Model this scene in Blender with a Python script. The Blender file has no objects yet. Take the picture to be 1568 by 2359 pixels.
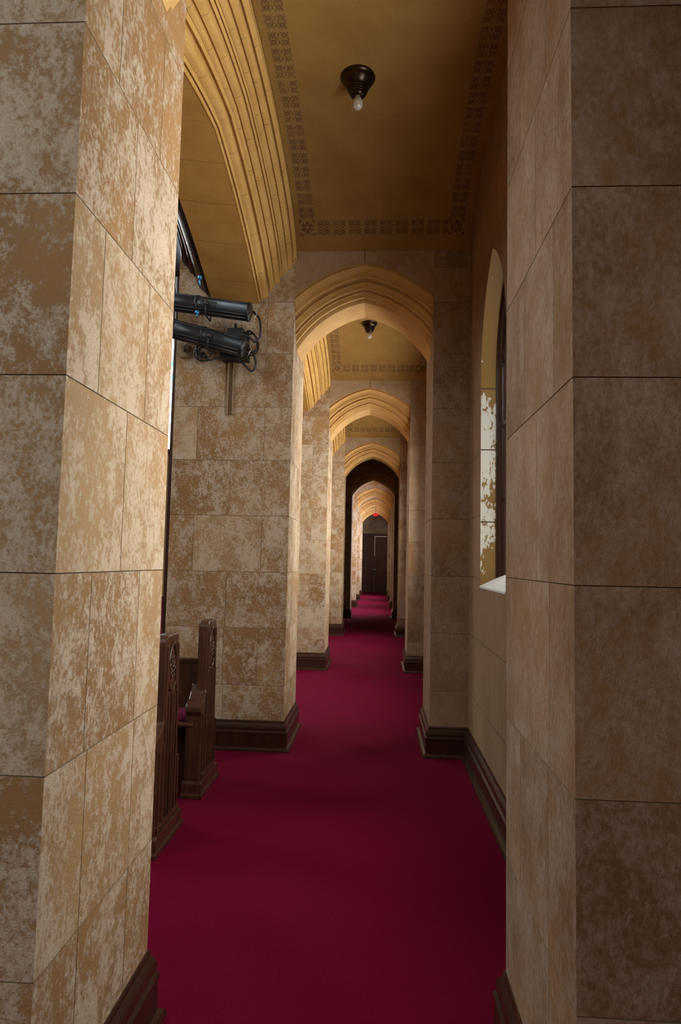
import bpy, bmesh, math, random
from mathutils import Vector, Matrix
PI = math.pi
SC = bpy.context.scene
COL = SC.collection
random.seed(7)

# ------------------------------------------------------------------ camera
EYE = 1.45
F_PX, PITCH, YAW, ROLL = 1499.17, 0.0756, 0.0589, 0.0211
def make_camera():
    cd = bpy.data.cameras.new('camera')
    cd.sensor_fit = 'VERTICAL'
    cd.sensor_height = 36.0
    cd.lens = F_PX / 2359.0 * 36.0
    cd.clip_start = 0.02
    cam = bpy.data.objects.new('camera', cd)
    COL.objects.link(cam)
    cy, sy = math.cos(YAW), math.sin(YAW)
    right = Vector((cy, sy, 0)); fwd0 = Vector((-sy, cy, 0)); up0 = Vector((0, 0, 1))
    cp, sp = math.cos(PITCH), math.sin(PITCH)
    fwd = fwd0 * cp + up0 * sp
    up = -fwd0 * sp + up0 * cp
    cr, sr = math.cos(ROLL), math.sin(ROLL)
    r2 = right * cr + up * sr          # image content turns clockwise
    u2 = up * cr - right * sr
    m = Matrix((r2, u2, -fwd)).transposed().to_4x4()
    m.translation = Vector((0, 0, EYE))
    cam.matrix_world = m
    SC.camera = cam
make_camera()

# ------------------------------------------------------------------ world, exposure, light levels
w = bpy.data.worlds.new('world'); SC.world = w; w.use_nodes = True
w.node_tree.nodes['Background'].inputs[0].default_value = (0.6, 0.7, 0.9, 1)
w.node_tree.nodes['Background'].inputs[1].default_value = 0.02
SC.view_settings.view_transform = 'Standard'
SC.view_settings.look = 'None'
SC.view_settings.gamma = 1.0
SC.view_settings.exposure = 0.0
WIN_R = 18.5       # daylight in the lancets of the right wall
WIN_N = 15.0      # daylight in the tall nave windows

# ------------------------------------------------------------------ main dimensions (metres)
XL, XR, XW = -0.7013, 0.4078, 0.697     # left jamb, right jamb, right wall
XN = -1.65                              # nave face of the left piers
PIERS = [(-2.99, -2.27), (1.387, 2.10), (5.054, 5.768), (8.805, 9.56), (12.914, 13.64),
         (16.91, 17.63), (20.92, 21.64), (24.70, 25.42), (28.40, 29.12)]
YEND = 31.2
HB = 0.222
JOINTS = {0: [.13, .56, .978, 1.41, 1.852, 2.275, 2.69, 3.10, 3.52],
          1: [.13, .56, .978, 1.41, 1.852, 2.275, 2.69, 3.10, 3.52],
          2: [.05, .484, .92, 1.352, 1.792, 2.232, 2.66, 3.094, 3.518, 3.80],
          3: [-.03, .40, .835, 1.272, 1.73, 2.16, 2.602, 3.042, 3.482, 3.80]}
for k_ in range(4, 9):
    JOINTS[k_] = [z_ - .04 * (k_ - 3) for z_ in JOINTS[3]] + [3.80]

# ------------------------------------------------------------------ node helpers
class N:
    def __init__(s, name):
        s.m = bpy.data.materials.new(name); s.m.use_nodes = True
        s.t = s.m.node_tree; s.t.nodes.clear()
        s.out = s.t.nodes.new('ShaderNodeOutputMaterial')
    def n(s, typ, **kw):
        nd = s.t.nodes.new(typ)
        for k, v in kw.items(): setattr(nd, k, v)
        return nd
    def put(s, sock, v):
        if isinstance(v, bpy.types.NodeSocket): s.t.links.new(v, sock)
        elif isinstance(v, (tuple, list)) and len(v) == 3 and sock.type == 'RGBA': sock.default_value = (*v, 1)
        else: sock.default_value = v
    def math(s, op, a, b=None, c=None, clamp=False):
        nd = s.n('ShaderNodeMath', operation=op); nd.use_clamp = clamp
        s.put(nd.inputs[0], a)
        if b is not None: s.put(nd.inputs[1], b)
        if c is not None: s.put(nd.inputs[2], c)
        return nd.outputs[0]
    def mix(s, f, a, b, blend='MIX'):
        nd = s.n('ShaderNodeMix', data_type='RGBA', blend_type=blend)
        s.put(nd.inputs[0], f); s.put(nd.inputs[6], a); s.put(nd.inputs[7], b)
        return nd.outputs[2]
    def noise(s, vec, scale, detail=4, rough=.55, dist=0.0):
        nd = s.n('ShaderNodeTexNoise'); s.put(nd.inputs['Vector'], vec)
        nd.inputs['Scale'].default_value = scale; nd.inputs['Detail'].default_value = detail
        nd.inputs['Roughness'].default_value = rough; nd.inputs['Distortion'].default_value = dist
        return nd.outputs[0]
    def rng(s, v, a, b, c=0.0, d=1.0, smooth=True):
        nd = s.n('ShaderNodeMapRange'); nd.interpolation_type = 'SMOOTHSTEP' if smooth else 'LINEAR'
        s.put(nd.inputs[0], v); nd.inputs[1].default_value = a; nd.inputs[2].default_value = b
        nd.inputs[3].default_value = c; nd.inputs[4].default_value = d
        return nd.outputs[0]
    def scalevec(s, vec, sc):
        nd = s.n('ShaderNodeVectorMath', operation='MULTIPLY'); s.put(nd.inputs[0], vec); nd.inputs[1].default_value = sc
        return nd.outputs[0]
    def obj(s): return s.n('ShaderNodeTexCoord').outputs['Object']
    def uv(s): return s.n('ShaderNodeTexCoord').outputs['UV']
    def sep(s, v):
        nd = s.n('ShaderNodeSeparateXYZ'); s.put(nd.inputs[0], v); return nd.outputs
    def attr(s, name): return s.n('ShaderNodeAttribute', attribute_name=name).outputs
    def bump(s, h, strength=.3, dist=.01):
        nd = s.n('ShaderNodeBump'); s.put(nd.inputs['Height'], h)
        nd.inputs['Strength'].default_value = strength; nd.inputs['Distance'].default_value = dist
        return nd.outputs[0]
    def bsdf(s, color, rough=.8, metal=0.0, normal=None, spec=.5, **kw):
        p = s.n('ShaderNodeBsdfPrincipled')
        s.put(p.inputs['Base Color'], color); s.put(p.inputs['Roughness'], rough)
        s.put(p.inputs['Metallic'], metal); s.put(p.inputs['Specular IOR Level'], spec)
        if normal is not None: s.put(p.inputs['Normal'], normal)
        for k, v in kw.items(): s.put(p.inputs[k], v)
        s.t.links.new(p.outputs[0], s.out.inputs[0])
        return s.m

def stone_mat(name, ochre, pale, dark, amount=.5, contrast=.05, streak=1.0, rough=.5):
    s = N(name); o = s.obj()
    blk = s.attr('blk')[2]                         # one random number per block
    ov = s.n('ShaderNodeVectorMath', operation='ADD'); s.put(ov.inputs[0], o)
    comb = s.n('ShaderNodeCombineXYZ')
    for i, k in enumerate((17.0, 31.0, 9.0)): s.put(comb.inputs[i], s.math('MULTIPLY', blk, k))
    s.put(ov.inputs[1], comb.outputs[0])
    v = ov.outputs[0]
    vs = s.scalevec(v, (1, 1, streak))
    big = s.noise(vs, 4.6, 4, .62, .2)
    med = s.noise(vs, 78, 5, .68, .1)
    mid = s.noise(vs, 19, 3, .55, .1)
    fin = s.noise(v, 230, 3, .65)
    h = s.math('ADD', s.math('MULTIPLY', big, .38), s.math('ADD', s.math('MULTIPLY', med, .46), s.math('MULTIPLY', mid, .26)))
    h = s.math('ADD', h, s.math('MULTIPLY', fin, .20))
    h = s.math('ADD', h, s.math('MULTIPLY', s.math('SUBTRACT', blk, .5), .035))
    c0 = .65 + (.5 - amount) * .3
    mask = s.rng(h, c0 - contrast, c0 + contrast)
    tint = s.noise(v, 1.7, 2)
    base = s.mix(s.rng(tint, .3, .7), ochre, dark)
    col = s.mix(mask, base, pale)
    col = s.mix(s.rng(fin, .35, .7, 0, .55), col, s.mix(.5, base, dark))
    col = s.mix(s.math('MULTIPLY', s.math('SUBTRACT', blk, .3, clamp=True), .35), col, (1.12 * pale[0], 1.0 * pale[1], .8 * pale[2]))
    hh = s.math('ADD', s.math('MULTIPLY', mask, .5), s.math('ADD', s.math('MULTIPLY', fin, .4), s.math('MULTIPLY', med, .5)))
    return s.bsdf(col, .82, normal=s.bump(hh, rough, .006), spec=.25)

def golden_mat(name, c1, c2, joint=True):
    """dressed stone for the arches: UV x runs round the moulding, UV y along the arch (metres)"""
    s = N(name); o = s.obj()
    a = s.noise(o, 5, 4); b = s.noise(o, 90, 3)
    col = s.mix(s.rng(a, .3, .7), c1, c2)
    col = s.mix(s.rng(b, .35, .75, 0, .25), col, (c1[0] * .6, c1[1] * .55, c1[2] * .5))
    nrm = b
    if joint:
        u = s.sep(s.uv())
        st = s.math('MULTIPLY', s.math('FLOOR', s.math('MULTIPLY', u[0], 9.0)), .37)
        fr = s.math('FRACT', s.math('ADD', s.math('MULTIPLY', u[1], 2.9), st))
        ln = s.math('LESS_THAN', fr, .010)
        col = s.mix(s.math('MULTIPLY', ln, .75), col, (.06, .035, .012))
    return s.bsdf(col, .75, normal=s.bump(nrm, .12, .004), spec=.3)

def wood_mat(name, c1, c2, rough=.3, axis=(14, 14, 1.2)):
    s = N(name); o = s.obj()
    g = s.noise(s.scalevec(o, axis), 4, 5, .6, 1.2)
    f = s.noise(s.scalevec(o, (axis[0] * 3, axis[1] * 3, axis[2])), 9, 3)
    col = s.mix(s.rng(g, .3, .7), c1, c2)
    return s.bsdf(col, s.rng(g, .2, .8, rough - .06, rough + .1), normal=s.bump(f, .08, .003), spec=.5)

def plain_mat(name, c, rough=.5, metal=0.0, spec=.5, nscale=40, var=.25, **kw):
    s = N(name); a = s.noise(s.obj(), nscale, 3)
    col = s.mix(s.rng(a, .3, .7, 0, var), c, tuple(x * .55 for x in c))
    return s.bsdf(col, rough, metal, spec=spec, **kw)

def emit_mat(name, color, strength):
    s = N(name); e = s.n('ShaderNodeEmission')
    s.put(e.inputs[0], color); s.put(e.inputs[1], strength)
    s.t.links.new(e.outputs[0], s.out.inputs[0]); return s.m

def glass_lit_mat(name, strength, cols, scale, white=.5, blue_below=None, tint=(1, .965, .90)):
    """leaded glass with daylight behind it: cells of coloured glass, darker leads"""
    s = N(name); o = s.obj()
    vo = s.n('ShaderNodeTexVoronoi'); s.put(vo.inputs['Vector'], o); vo.inputs['Scale'].default_value = scale
    r = s.sep(vo.outputs['Color'])
    col = s.mix(s.math('GREATER_THAN', r[0], .5), cols[0], cols[1])
    col = s.mix(s.math('GREATER_THAN', r[1], .62), col, cols[2])
    col = s.mix(s.math('GREATER_THAN', r[2], 1 - white), col, tint)
    if blue_below is not None:
        z = s.sep(o)[2]
        col = s.mix(s.rng(z, blue_below - .25, blue_below + .25, .75, 0), col, (.22, .66, 1.0))
    e = s.n('ShaderNodeEmission'); s.put(e.inputs[0], col); s.put(e.inputs[1], strength)
    s.t.links.new(e.outputs[0], s.out.inputs[0]); return s.m

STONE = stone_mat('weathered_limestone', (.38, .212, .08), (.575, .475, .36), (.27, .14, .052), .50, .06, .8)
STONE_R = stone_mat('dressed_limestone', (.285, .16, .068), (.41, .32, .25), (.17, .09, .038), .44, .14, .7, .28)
STONE_S = stone_mat('spandrel_limestone', (.36, .22, .10), (.47, .37, .27), (.27, .16, .075), .50, .16, .8)
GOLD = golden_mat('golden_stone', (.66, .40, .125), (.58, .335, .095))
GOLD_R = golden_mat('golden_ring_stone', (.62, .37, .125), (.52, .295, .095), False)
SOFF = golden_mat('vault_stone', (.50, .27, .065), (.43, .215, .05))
WOOD = wood_mat('dark_oak', (.055, .020, .010), (.028, .010, .006), .28)
WOOD_PEW = wood_mat('pew_oak', (.085, .034, .017), (.045, .017, .009), .24)
WOOD_DOOR = wood_mat('door_oak', (.085, .024, .012), (.045, .013, .008), .45)
BLACK = plain_mat('black_enamel', (.020, .021, .024), .38, 0.0)
BLACK_C = plain_mat('black_rubber', (.012, .012, .013), .5)
STEEL = plain_mat('steel', (.55, .60, .66), .25, 1.0)
BLUE_M = plain_mat('blue_lit_steel', (.10, .42, .75), .25, .6)  # blue window light reflected in the metal is put into its colour
BRONZE = plain_mat('dark_bronze', (.035, .019, .010), .3, .75)
PLASTIC = plain_mat('beige_plastic', (.30, .20, .10), .6)
CUSH = plain_mat('magenta_cushion', (.20, .006, .05), .9, nscale=200)
SILLM = plain_mat('light_struck_sill', (.78, .76, .72), .6)  # daylight striking the sill is put into this near-white colour

def joint_mat():
    s = N('joint_mortar'); a = s.noise(s.obj(), 30, 3)
    return s.bsdf(s.mix(a, (.15, .10, .055), (.22, .155, .09)), .9, spec=.1)
JOINT = joint_mat()

def carpet_mat():
    s = N('crimson_carpet'); o = s.obj()
    a = s.noise(o, 260, 3, .7); b = s.noise(o, 3, 3); c = s.noise(o, 70, 3, .7)
    col = s.mix(s.rng(a, .3, .7), (.078, .0005, .0095), (.205, .0018, .033))
    col = s.mix(s.rng(b, .3, .7, 0, .3), col, (.125, .0010, .017))
    col = s.mix(s.rng(c, .5, .68, 0, .5), col, (.08, .0005, .008))
    return s.bsdf(col, .95, normal=s.bump(a, .5, .004), spec=.08)
CARPET = carpet_mat()

def ceiling_mat(name, x0, x1, y0, y1):
    """painted plaster with a stencilled border: UV in metres (u across the passage, v along the vault)"""
    s = N(name); o = s.obj(); u, v, _ = s.sep(s.uv())
    a = s.noise(o, 3.5, 4, .6); f = s.noise(o, 120, 3)
    base = s.mix(s.rng(a, .3, .7), (.335, .195, .052), (.28, .15, .038))
    base = s.mix(s.rng(f, .35, .7, 0, .3), base, (.20, .105, .03))
    W, T = .135, .0615
    def rosette(p, q, shift):
        # p across band 0..1, q along in tile units
        pc = s.math('SUBTRACT', s.math('FRACT', s.math('MULTIPLY', p, 2)), .5)
        # rosettes stand in pairs along the band
        qf = s.math('FRACT', q)
        pair = s.math('GREATER_THAN', qf, .5)
        qc = s.math('SUBTRACT', s.math('MULTIPLY', s.math('SUBTRACT', qf, s.math('MULTIPLY', pair, .5)), 2.0), s.math('ADD', .58, s.math('MULTIPLY', pair, -.16)))
        px = s.math('MULTIPLY', pc, 1.12); 
        r = s.math('SQRT', s.math('ADD', s.math('MULTIPLY', px, px), s.math('MULTIPLY', qc, qc)))
        an = s.math('ARCTAN2', qc, px)
        box = s.math('LESS_THAN', s.math('MAXIMUM', s.math('ABSOLUTE', px), s.math('ABSOLUTE', qc)), .39)
        spoke = s.math('GREATER_THAN', s.math('ABSOLUTE', s.math('SINE', s.math('MULTIPLY', an, 3.0))), .30)
        spoke = s.math('MAXIMUM', spoke, s.math('GREATER_THAN', r, .33))
        ring = s.math('GREATER_THAN', s.math('ABSOLUTE', s.math('SUBTRACT', r, .36)), .035)
        hub = s.math('GREATER_THAN', r, .07)
        m = s.math('MULTIPLY', s.math('MULTIPLY', box, spoke), s.math('MULTIPLY', ring, hub))
        # small triangles between the two columns
        dm = s.math('ABSOLUTE', s.math('SUBTRACT', p, .5))
        qd = s.math('ABSOLUTE', s.math('SUBTRACT', s.math('FRACT', s.math('ADD', q, 0.0)), .5))
        tri = s.math('MULTIPLY', s.math('LESS_THAN', dm, s.math('MULTIPLY', qd, .16)), s.math('LESS_THAN', qd, .30))
        return s.math('MAXIMUM', m, tri)
    def band(p, q, lo, hi, q0, q1):
        inb = s.math('MULTIPLY', s.math('GREATER_THAN', p, lo), s.math('LESS_THAN', p, hi))
        inq = s.math('MULTIPLY', s.math('GREATER_THAN', q, q0), s.math('LESS_THAN', q, q1))
        return s.math('MULTIPLY', inb, inq), s.math('DIVIDE', s.math('SUBTRACT', p, lo), hi - lo), s.math('DIVIDE', s.math('SUBTRACT', q, q0), T * 2)
    masks = []; fills = []
    for (p, q, lo, hi, q0, q1) in ((u, v, x0, x0 + W, y0 + W, y1 - W), (u, v, x1 - W, x1, y0 + W, y1 - W),
                                   (v, u, y0, y0 + W, x0 + W, x1 - W), (v, u, y1 - W, y1, x0 + W, x1 - W)):
        inb, pp, qq = band(p, q, lo, hi, q0, q1)
        masks.append(s.math('MULTIPLY', inb, rosette(pp, qq, 0))); fills.append(inb)
    for cx in (x0 + W / 2, x1 - W / 2):                       # corner wheels
        for cy in (y0 + W / 2, y1 - W / 2):
            dx = s.math('SUBTRACT', u, cx); dy = s.math('SUBTRACT', v, cy)
            bx = s.math('LESS_THAN', s.math('MAXIMUM', s.math('ABSOLUTE', dx), s.math('ABSOLUTE', dy)), W / 2 * .93)
            r = s.math('SQRT', s.math('ADD', s.math('MULTIPLY', dx, dx), s.math('MULTIPLY', dy, dy)))
            ring = s.math('GREATER_THAN', s.math('ABSOLUTE', s.math('SUBTRACT', r, .058)), .010)
            an = s.math('ARCTAN2', dy, dx)
            sp = s.math('MAXIMUM', s.math('GREATER_THAN', s.math('ABSOLUTE', s.math('SINE', s.math('MULTIPLY', an, 3.0))), .38), s.math('GREATER_THAN', r, .05))
            masks.append(s.math('MULTIPLY', bx, s.math('MULTIPLY', ring, s.math('MULTIPLY', sp, s.math('GREATER_THAN', r, .012))))); fills.append(bx)
    m = masks[0]; fl = fills[0]
    for k in masks[1:]: m = s.math('MAXIMUM', m, k)
    for k in fills[1:]: fl = s.math('MAXIMUM', fl, k)
    wear = s.rng(s.noise(o, 14, 4), .25, .6, .55, 1)
    col = s.mix(s.math('MULTIPLY', fl, .35), base, (.27, .165, .075))
    col = s.mix(s.math('MULTIPLY', s.math('MULTIPLY', m, wear), .72), col, (.075, .032, .014))
    return s.bsdf(col, .85, normal=s.bump(f, .15, .003), spec=.2)

# ------------------------------------------------------------------ mesh helpers
class MB:
    def __init__(s): s.v = []; s.f = []; s.m = []; s.blk = []; s.uvs = []; s.sm = []
    def add(s, pts, faces, mat=0, blk=.5, uvs=None, smooth=False):
        b = len(s.v); s.v += [tuple(p) for p in pts]
        for i, f in enumerate(faces):
            s.f.append([b + k for k in f]); s.m.append(mat); s.blk.append(blk); s.sm.append(smooth)
            s.uvs.append([uvs[k] for k in f] if uvs else [(0, 0)] * len(f))
    def box(s, x0, x1, y0, y1, z0, z1, mat=0):
        p = [(x, y, z) for z in (z0, z1) for y in (y0, y1) for x in (x0, x1)]
        s.add(p, [(0, 2, 3, 1), (4, 5, 7, 6), (0, 1, 5, 4), (2, 6, 7, 3), (0, 4, 6, 2), (1, 3, 7, 5)], mat, random.random())
    def grid(s, rows, mat=0, uvs=None, closed=False, smooth=True, flip=False):
        """rows: list of equally long point lists"""
        n = len(rows[0]); pts = [p for r in rows for p in r]
        fl = []
        for i in range(len(rows) - 1):
            for j in range(n if closed else n - 1):
                a, b = i * n + j, i * n + (j + 1) % n
                q = (a, b, b + n, a + n)
                fl.append(q[::-1] if flip else q)
        s.add(pts, fl, mat, .5, [u for r in uvs for u in r] if uvs else None, smooth)
    def poly(s, pts, mat=0, flip=False):
        f = list(range(len(pts)))
        s.add(pts, [f[::-1] if flip else f], mat)
    def prism(s, pts2, fn0, fn1, mat=0):
        """close a 2-D outline between two maps 2D->3D"""
        n = len(pts2); a = [fn0(p) for p in pts2]; b = [fn1(p) for p in pts2]
        s.add(a + b, [tuple(range(n))[::-1], tuple(range(n, 2 * n))] + [(i, (i + 1) % n, n + (i + 1) % n, n + i) for i in range(n)], mat)
    def tube(s, path, r, n=10, mat=0, cap=True):
        path = [Vector(p) for p in path]; rings = []
        t0 = (path[1] - path[0]).normalized(); up = Vector((0, 0, 1)) if abs(t0.z) < .9 else Vector((1, 0, 0))
        nx = t0.cross(up).normalized()
        for i, p in enumerate(path):
            t = (path[min(i + 1, len(path) - 1)] - path[max(i - 1, 0)]).normalized()
            nx = (nx - t * nx.dot(t)).normalized(); ny = t.cross(nx)
            rr = r[i] if isinstance(r, (list, tuple)) else r
            rings.append([p + (nx * math.cos(2 * PI * k / n) + ny * math.sin(2 * PI * k / n)) * rr for k in range(n)])
        s.grid(rings, mat, closed=True)
        if cap: s.poly(rings[0], mat, True); s.poly(rings[-1], mat)
    def lathe(s, prof, origin=(0, 0, 0), axis=Vector((0, 0, 1)), n=28, mat=0, smooth=True):
        axis = Vector(axis).normalized(); up = Vector((0, 0, 1)) if abs(axis.z) < .9 else Vector((1, 0, 0))
        a = axis.cross(up).normalized(); b = axis.cross(a); o = Vector(origin)
        rows = [[o + axis * h + (a * math.cos(2 * PI * k / n) + b * math.sin(2 * PI * k / n)) * max(r, 1e-5) for k in range(n)] for r, h in prof]
        s.grid(rows, mat, closed=True, smooth=smooth)
    def build(s, name, mats, parent=None, loc=(0, 0, 0), bevel=0, weld=True):
        me = bpy.data.meshes.new(name)
        L = Vector(loc)
        me.from_pydata([tuple(Vector(p) - L) for p in s.v], [], s.f)
        for m in (mats if isinstance(mats, (list, tuple)) else [mats]): me.materials.append(m)
        me.polygons.foreach_set('material_index', s.m)
        me.polygons.foreach_set('use_smooth', s.sm)
        at = me.attributes.new('blk', 'FLOAT', 'FACE'); at.data.foreach_set('value', s.blk)
        uv = me.uv_layers.new(name='UVMap')
        flat = [c for f in s.uvs for p in f for c in p]
        uv.data.foreach_set('uv', flat)
        bm = bmesh.new(); bm.from_mesh(me)
        if weld: bmesh.ops.remove_doubles(bm, verts=bm.verts, dist=1e-5)
        bmesh.ops.recalc_face_normals(bm, faces=bm.faces)
        bm.to_mesh(me); bm.free()
        o = bpy.data.objects.new(name, me); COL.objects.link(o)
        if parent is not None:
            pw = Vector((0, 0, 0)); q = parent
            while q is not None: pw = pw + q.location; q = q.parent
            o.parent = parent; o.location = L - pw
        else: o.location = L
        if bevel:
            b = o.modifiers.new('edge', 'BEVEL'); b.width = bevel; b.segments = 2; b.limit_method = 'ANGLE'
        return o

def thing(name, label, cat, loc=(0, 0, 0), group=None):
    o = bpy.data.objects.new(name, None); COL.objects.link(o); o.location = loc; o.empty_display_size = .1
    o['label'] = label; o['category'] = cat; o['kind'] = 'thing'
    if group: o['group'] = group
    return o
def tag(o, label, cat, group=None):
    o['label'] = label; o['category'] = cat; o['kind'] = 'thing'
    if group: o['group'] = group
    return o
def struct(o, label=None, cat=None):
    o['kind'] = 'structure'
    if label: o['label'] = label
    if cat: o['category'] = cat
    return o

def ashlar(mb, fn, rows, normal_off, seam=.0015, depth=.0034, ends=(True, True)):
    """lay blocks on a flat face. fn(u,z,d)->point, d = depth below the face. rows: (z0,z1,[u breaks])"""
    for ri, (z0, z1, br) in enumerate(rows):
        for i in range(len(br) - 1):
            u0, u1 = br[i], br[i + 1]
            eu0 = 0 if (i == 0 and ends[0]) else seam
            eu1 = 0 if (i == len(br) - 2 and ends[1]) else seam
            ez0 = 0 if ri == 0 else seam
            ez1 = 0 if ri == len(rows) - 1 else seam
            sg = 1 if u1 > u0 else -1
            inn = [(u0 + sg * eu0, z0 + ez0), (u1 - sg * eu1, z0 + ez0), (u1 - sg * eu1, z1 - ez1), (u0 + sg * eu0, z1 - ez1)]
            out = [(u0, z0), (u1, z0), (u1, z1), (u0, z1)]
            side = [ez0, eu1, ez1, eu0]
            dsel = [(ez0 or eu0), (ez0 or eu1), (ez1 or eu1), (ez1 or eu0)]
            pi_ = [fn(u, z, 0) for u, z in inn]
            po = [fn(u, z, depth if dsel[k] else 0) for k, (u, z) in enumerate(out)]
            bk = random.random()
            mb.add(pi_, [(0, 1, 2, 3)], 0, bk)
            for k in range(4):
                if side[k]:
                    k2 = (k + 1) % 4
                    mb.add([pi_[k], pi_[k2], po[k2], po[k]], [(0, 3, 2, 1)], 1, bk)

def rows_for(zs, top, brs, z_start=0.0):
    z = [z_start] + [q for q in zs if z_start + .06 < q < top - .05] + [top]
    return [(z[i], z[i + 1], brs(i, z[i])) for i in range(len(z) - 1)]

BASE_PROF = [(.000, .222), (.006, .221), (.009, .214), (.008, .206), (.014, .198), (.022, .186), (.026, .172), (.027, .160),
             (.022, .153), (.027, .147), (.033, .140), (.033, .128), (.029, .121), (.031, .030), (.046, .024), (.052, .014), (.054, .001)]
def baseboard_ring(name, x0, x1, y0, y1, parent):
    mb = MB(); rows = []
    for d, z in [(-.02, .222)] + BASE_PROF:
        rows.append([(x0 - d, y0 - d, z), (x1 + d, y0 - d, z), (x1 + d, y1 + d, z), (x0 - d, y1 + d, z)])
    mb.grid(rows, 0, closed=True, smooth=False)
    return mb.build(name, WOOD, parent)
def baseboard_run(name, x, y0, y1):
    """along the right wall, facing -x"""
    mb = MB()
    rows = [[(x - d, y0, z), (x - d, y1, z)] for d, z in [(-.02, .222)] + BASE_PROF]
    mb.grid(rows, 0, smooth=False)
    return struct(mb.build(name, WOOD, None, (x, y0, 0)))

# ------------------------------------------------------------------ floor, nave shell, outer shell
mb = MB(); mb.box(-9.0, 1.3, -13.0, YEND + .3, -.12, 0); floor = struct(mb.build('floor', CARPET), 'deep crimson carpet covering the whole floor of the passage', 'carpet')
mb = MB()
mb.box(-9.3, -8.0, -13.0, YEND + .3, 0, 12.3)
struct(mb.build('wall_nave', [SOFF, SOFF]))
mb = MB(); mb.box(-9.3, XN + .3, -13.3, YEND + .6, 12.0, 12.3); struct(mb.build('ceiling_nave', WOOD))
mb = MB(); mb.box(-9.0, 1.3, -13.3, -13.0, 0, 12.0); mb.box(XN, 1.3, -5.3, -5.0, 0, 4.4); struct(mb.build('wall_back', STONE))
mb = MB(); mb.box(XN, XN + .25, -13.0, YEND + .3, 4.45, 12.0); mb.box(XN, XN + .25, -13.0, -5.0, 0, 4.45); struct(mb.build('wall_clerestory', SOFF))
mb = MB(); mb.box(XN, 1.3, -5.0, YEND + .3, 4.62, 4.8); struct(mb.build('ceiling_roof_slab', SOFF))

# ------------------------------------------------------------------ piers and pilasters
ORD = ['', 'first', 'second', 'third', 'fourth', 'fifth', 'sixth', 'seventh', 'eighth']
LBL_L = {0: 'weathered stone pier on the left behind the viewpoint',
         1: 'large weathered stone pier filling the left edge of the view, bright mottled inner face',
         2: 'stone pier left of the carpet behind the two pew ends, carrying the stage lights',
         3: 'stone pier left of the carpet, next one beyond the pier with the stage lights',
         4: 'narrow pale-edged stone pier left of the carpet, second one beyond the lamp pier',
         5: 'dark shaded pier on the left where the passage turns dim',
         6: 'far left pier, first one lit again beyond the dark bay',
         7: 'far left pier, second one beyond the dark bay',
         8: 'thin far left pier standing next to the end door'}
LBL_R = {0: 'stone pilaster on the right behind the viewpoint',
         1: 'large brown stone pier filling the right edge of the view',
         2: 'stone pier on the right just beyond the pointed window',
         3: 'stone pier on the right, next one beyond the pier by the pointed window',
         4: 'narrow golden-brown pier on the right, two beyond the pier by the window',
         5: 'dark shaded pier on the right where the passage turns dim',
         6: 'far right pier, first one lit again beyond the dark bay',
         7: 'far right pier, second one beyond the dark bay',
         8: 'thin far right pier standing next to the end door'}
JAMB_L1 = {-1: [1.59, 1.90], 0: [1.59, 1.90], 1: [1.59, 1.90], 2: [1.57, 1.893], 3: [1.745], 4: [1.553, 1.873], 5: [1.726], 6: [1.59, 1.912], 7: [1.782], 8: [1.60, 1.9]}
JAMB_R1 = {0: [1.60], 1: [1.60, 1.9], 2: [1.585], 3: [1.71], 4: [1.537, 1.847], 5: [1.716], 6: [1.60, 1.908], 7: [1.75], 8: [1.6]}
TOP = 4.40
def pier(i, right):
    ya, yb = PIERS[i]
    x0, x1 = (XR, XW) if right else (XN, XL)
    root = thing('stone_pier', (LBL_R if right else LBL_L)[i], 'pillar', ((x0 + x1) / 2, (ya + yb) / 2, 0),
                 'stone piers along the right of the passage' if right else 'stone piers along the left of the passage')
    zs = JOINTS[i]; mb = MB(); off = 1 if i in (2, 4, 6) else 0
    def jam(k, z):
        if i == 1:
            key = min(range(len(zs)), key=lambda q: abs(zs[q] - z)) if z > .05 else 0
            lst = (JAMB_R1 if right else JAMB_L1).get(key, [1.6])
        else:
            lst = [ya + (yb - ya) * (.30 + .32 * ((k + off) % 2))]
        return [ya] + list(lst) + [yb]
    def fro(k, z):
        if right: return [x0, x1]
        a = ((k + off) % 2 == 0)
        return [XN] + ([-1.455, -.915] if a else [-1.18]) + [XL] if not (i == 2 and k == 1) else [XN, -1.19, -.92, XL]
    # jamb towards the passage, front, back, far side
    xj = x0 if right else x1; s = 1 if right else -1
    ashlar(mb, lambda u, z, d: (xj + s * d, u, z), rows_for(zs, TOP, jam), None)
    xo = x1 if right else x0
    ashlar(mb, lambda u, z, d: (xo - s * d, u, z), rows_for(zs, TOP, jam), None)
    ashlar(mb, lambda u, z, d: (u, ya + d, z), rows_for(zs, TOP, fro), None)
    ashlar(mb, lambda u, z, d: (u, yb - d, z), rows_for(zs, TOP, fro), None)
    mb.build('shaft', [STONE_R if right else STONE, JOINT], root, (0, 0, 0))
    baseboard_ring('baseboard', x0, x1, ya, yb, root)
    if not right:
        m2 = MB()
        for (cx, cy, r) in ((XN - .018, ya + .03, .0165), (XN - .03, (ya + yb) / 2, .04), (XN - .018, yb - .03, .0165)):
            m2.lathe([(r * 1.4, .0), (r * 1.4, .2), (r, .24), (r, 3.62), (r * 1.3, 3.66), (r * 1.3, 3.74)], (cx, cy, 0), n=14)
        m2.box(XN - .008, XN + .0, ya + .01, yb - .01, .02, 3.74)
        m2.build('wood_shafts', WOOD, root)
    return root
for i in range(len(PIERS)):
    pier(i, False); pier(i, True)

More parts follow.
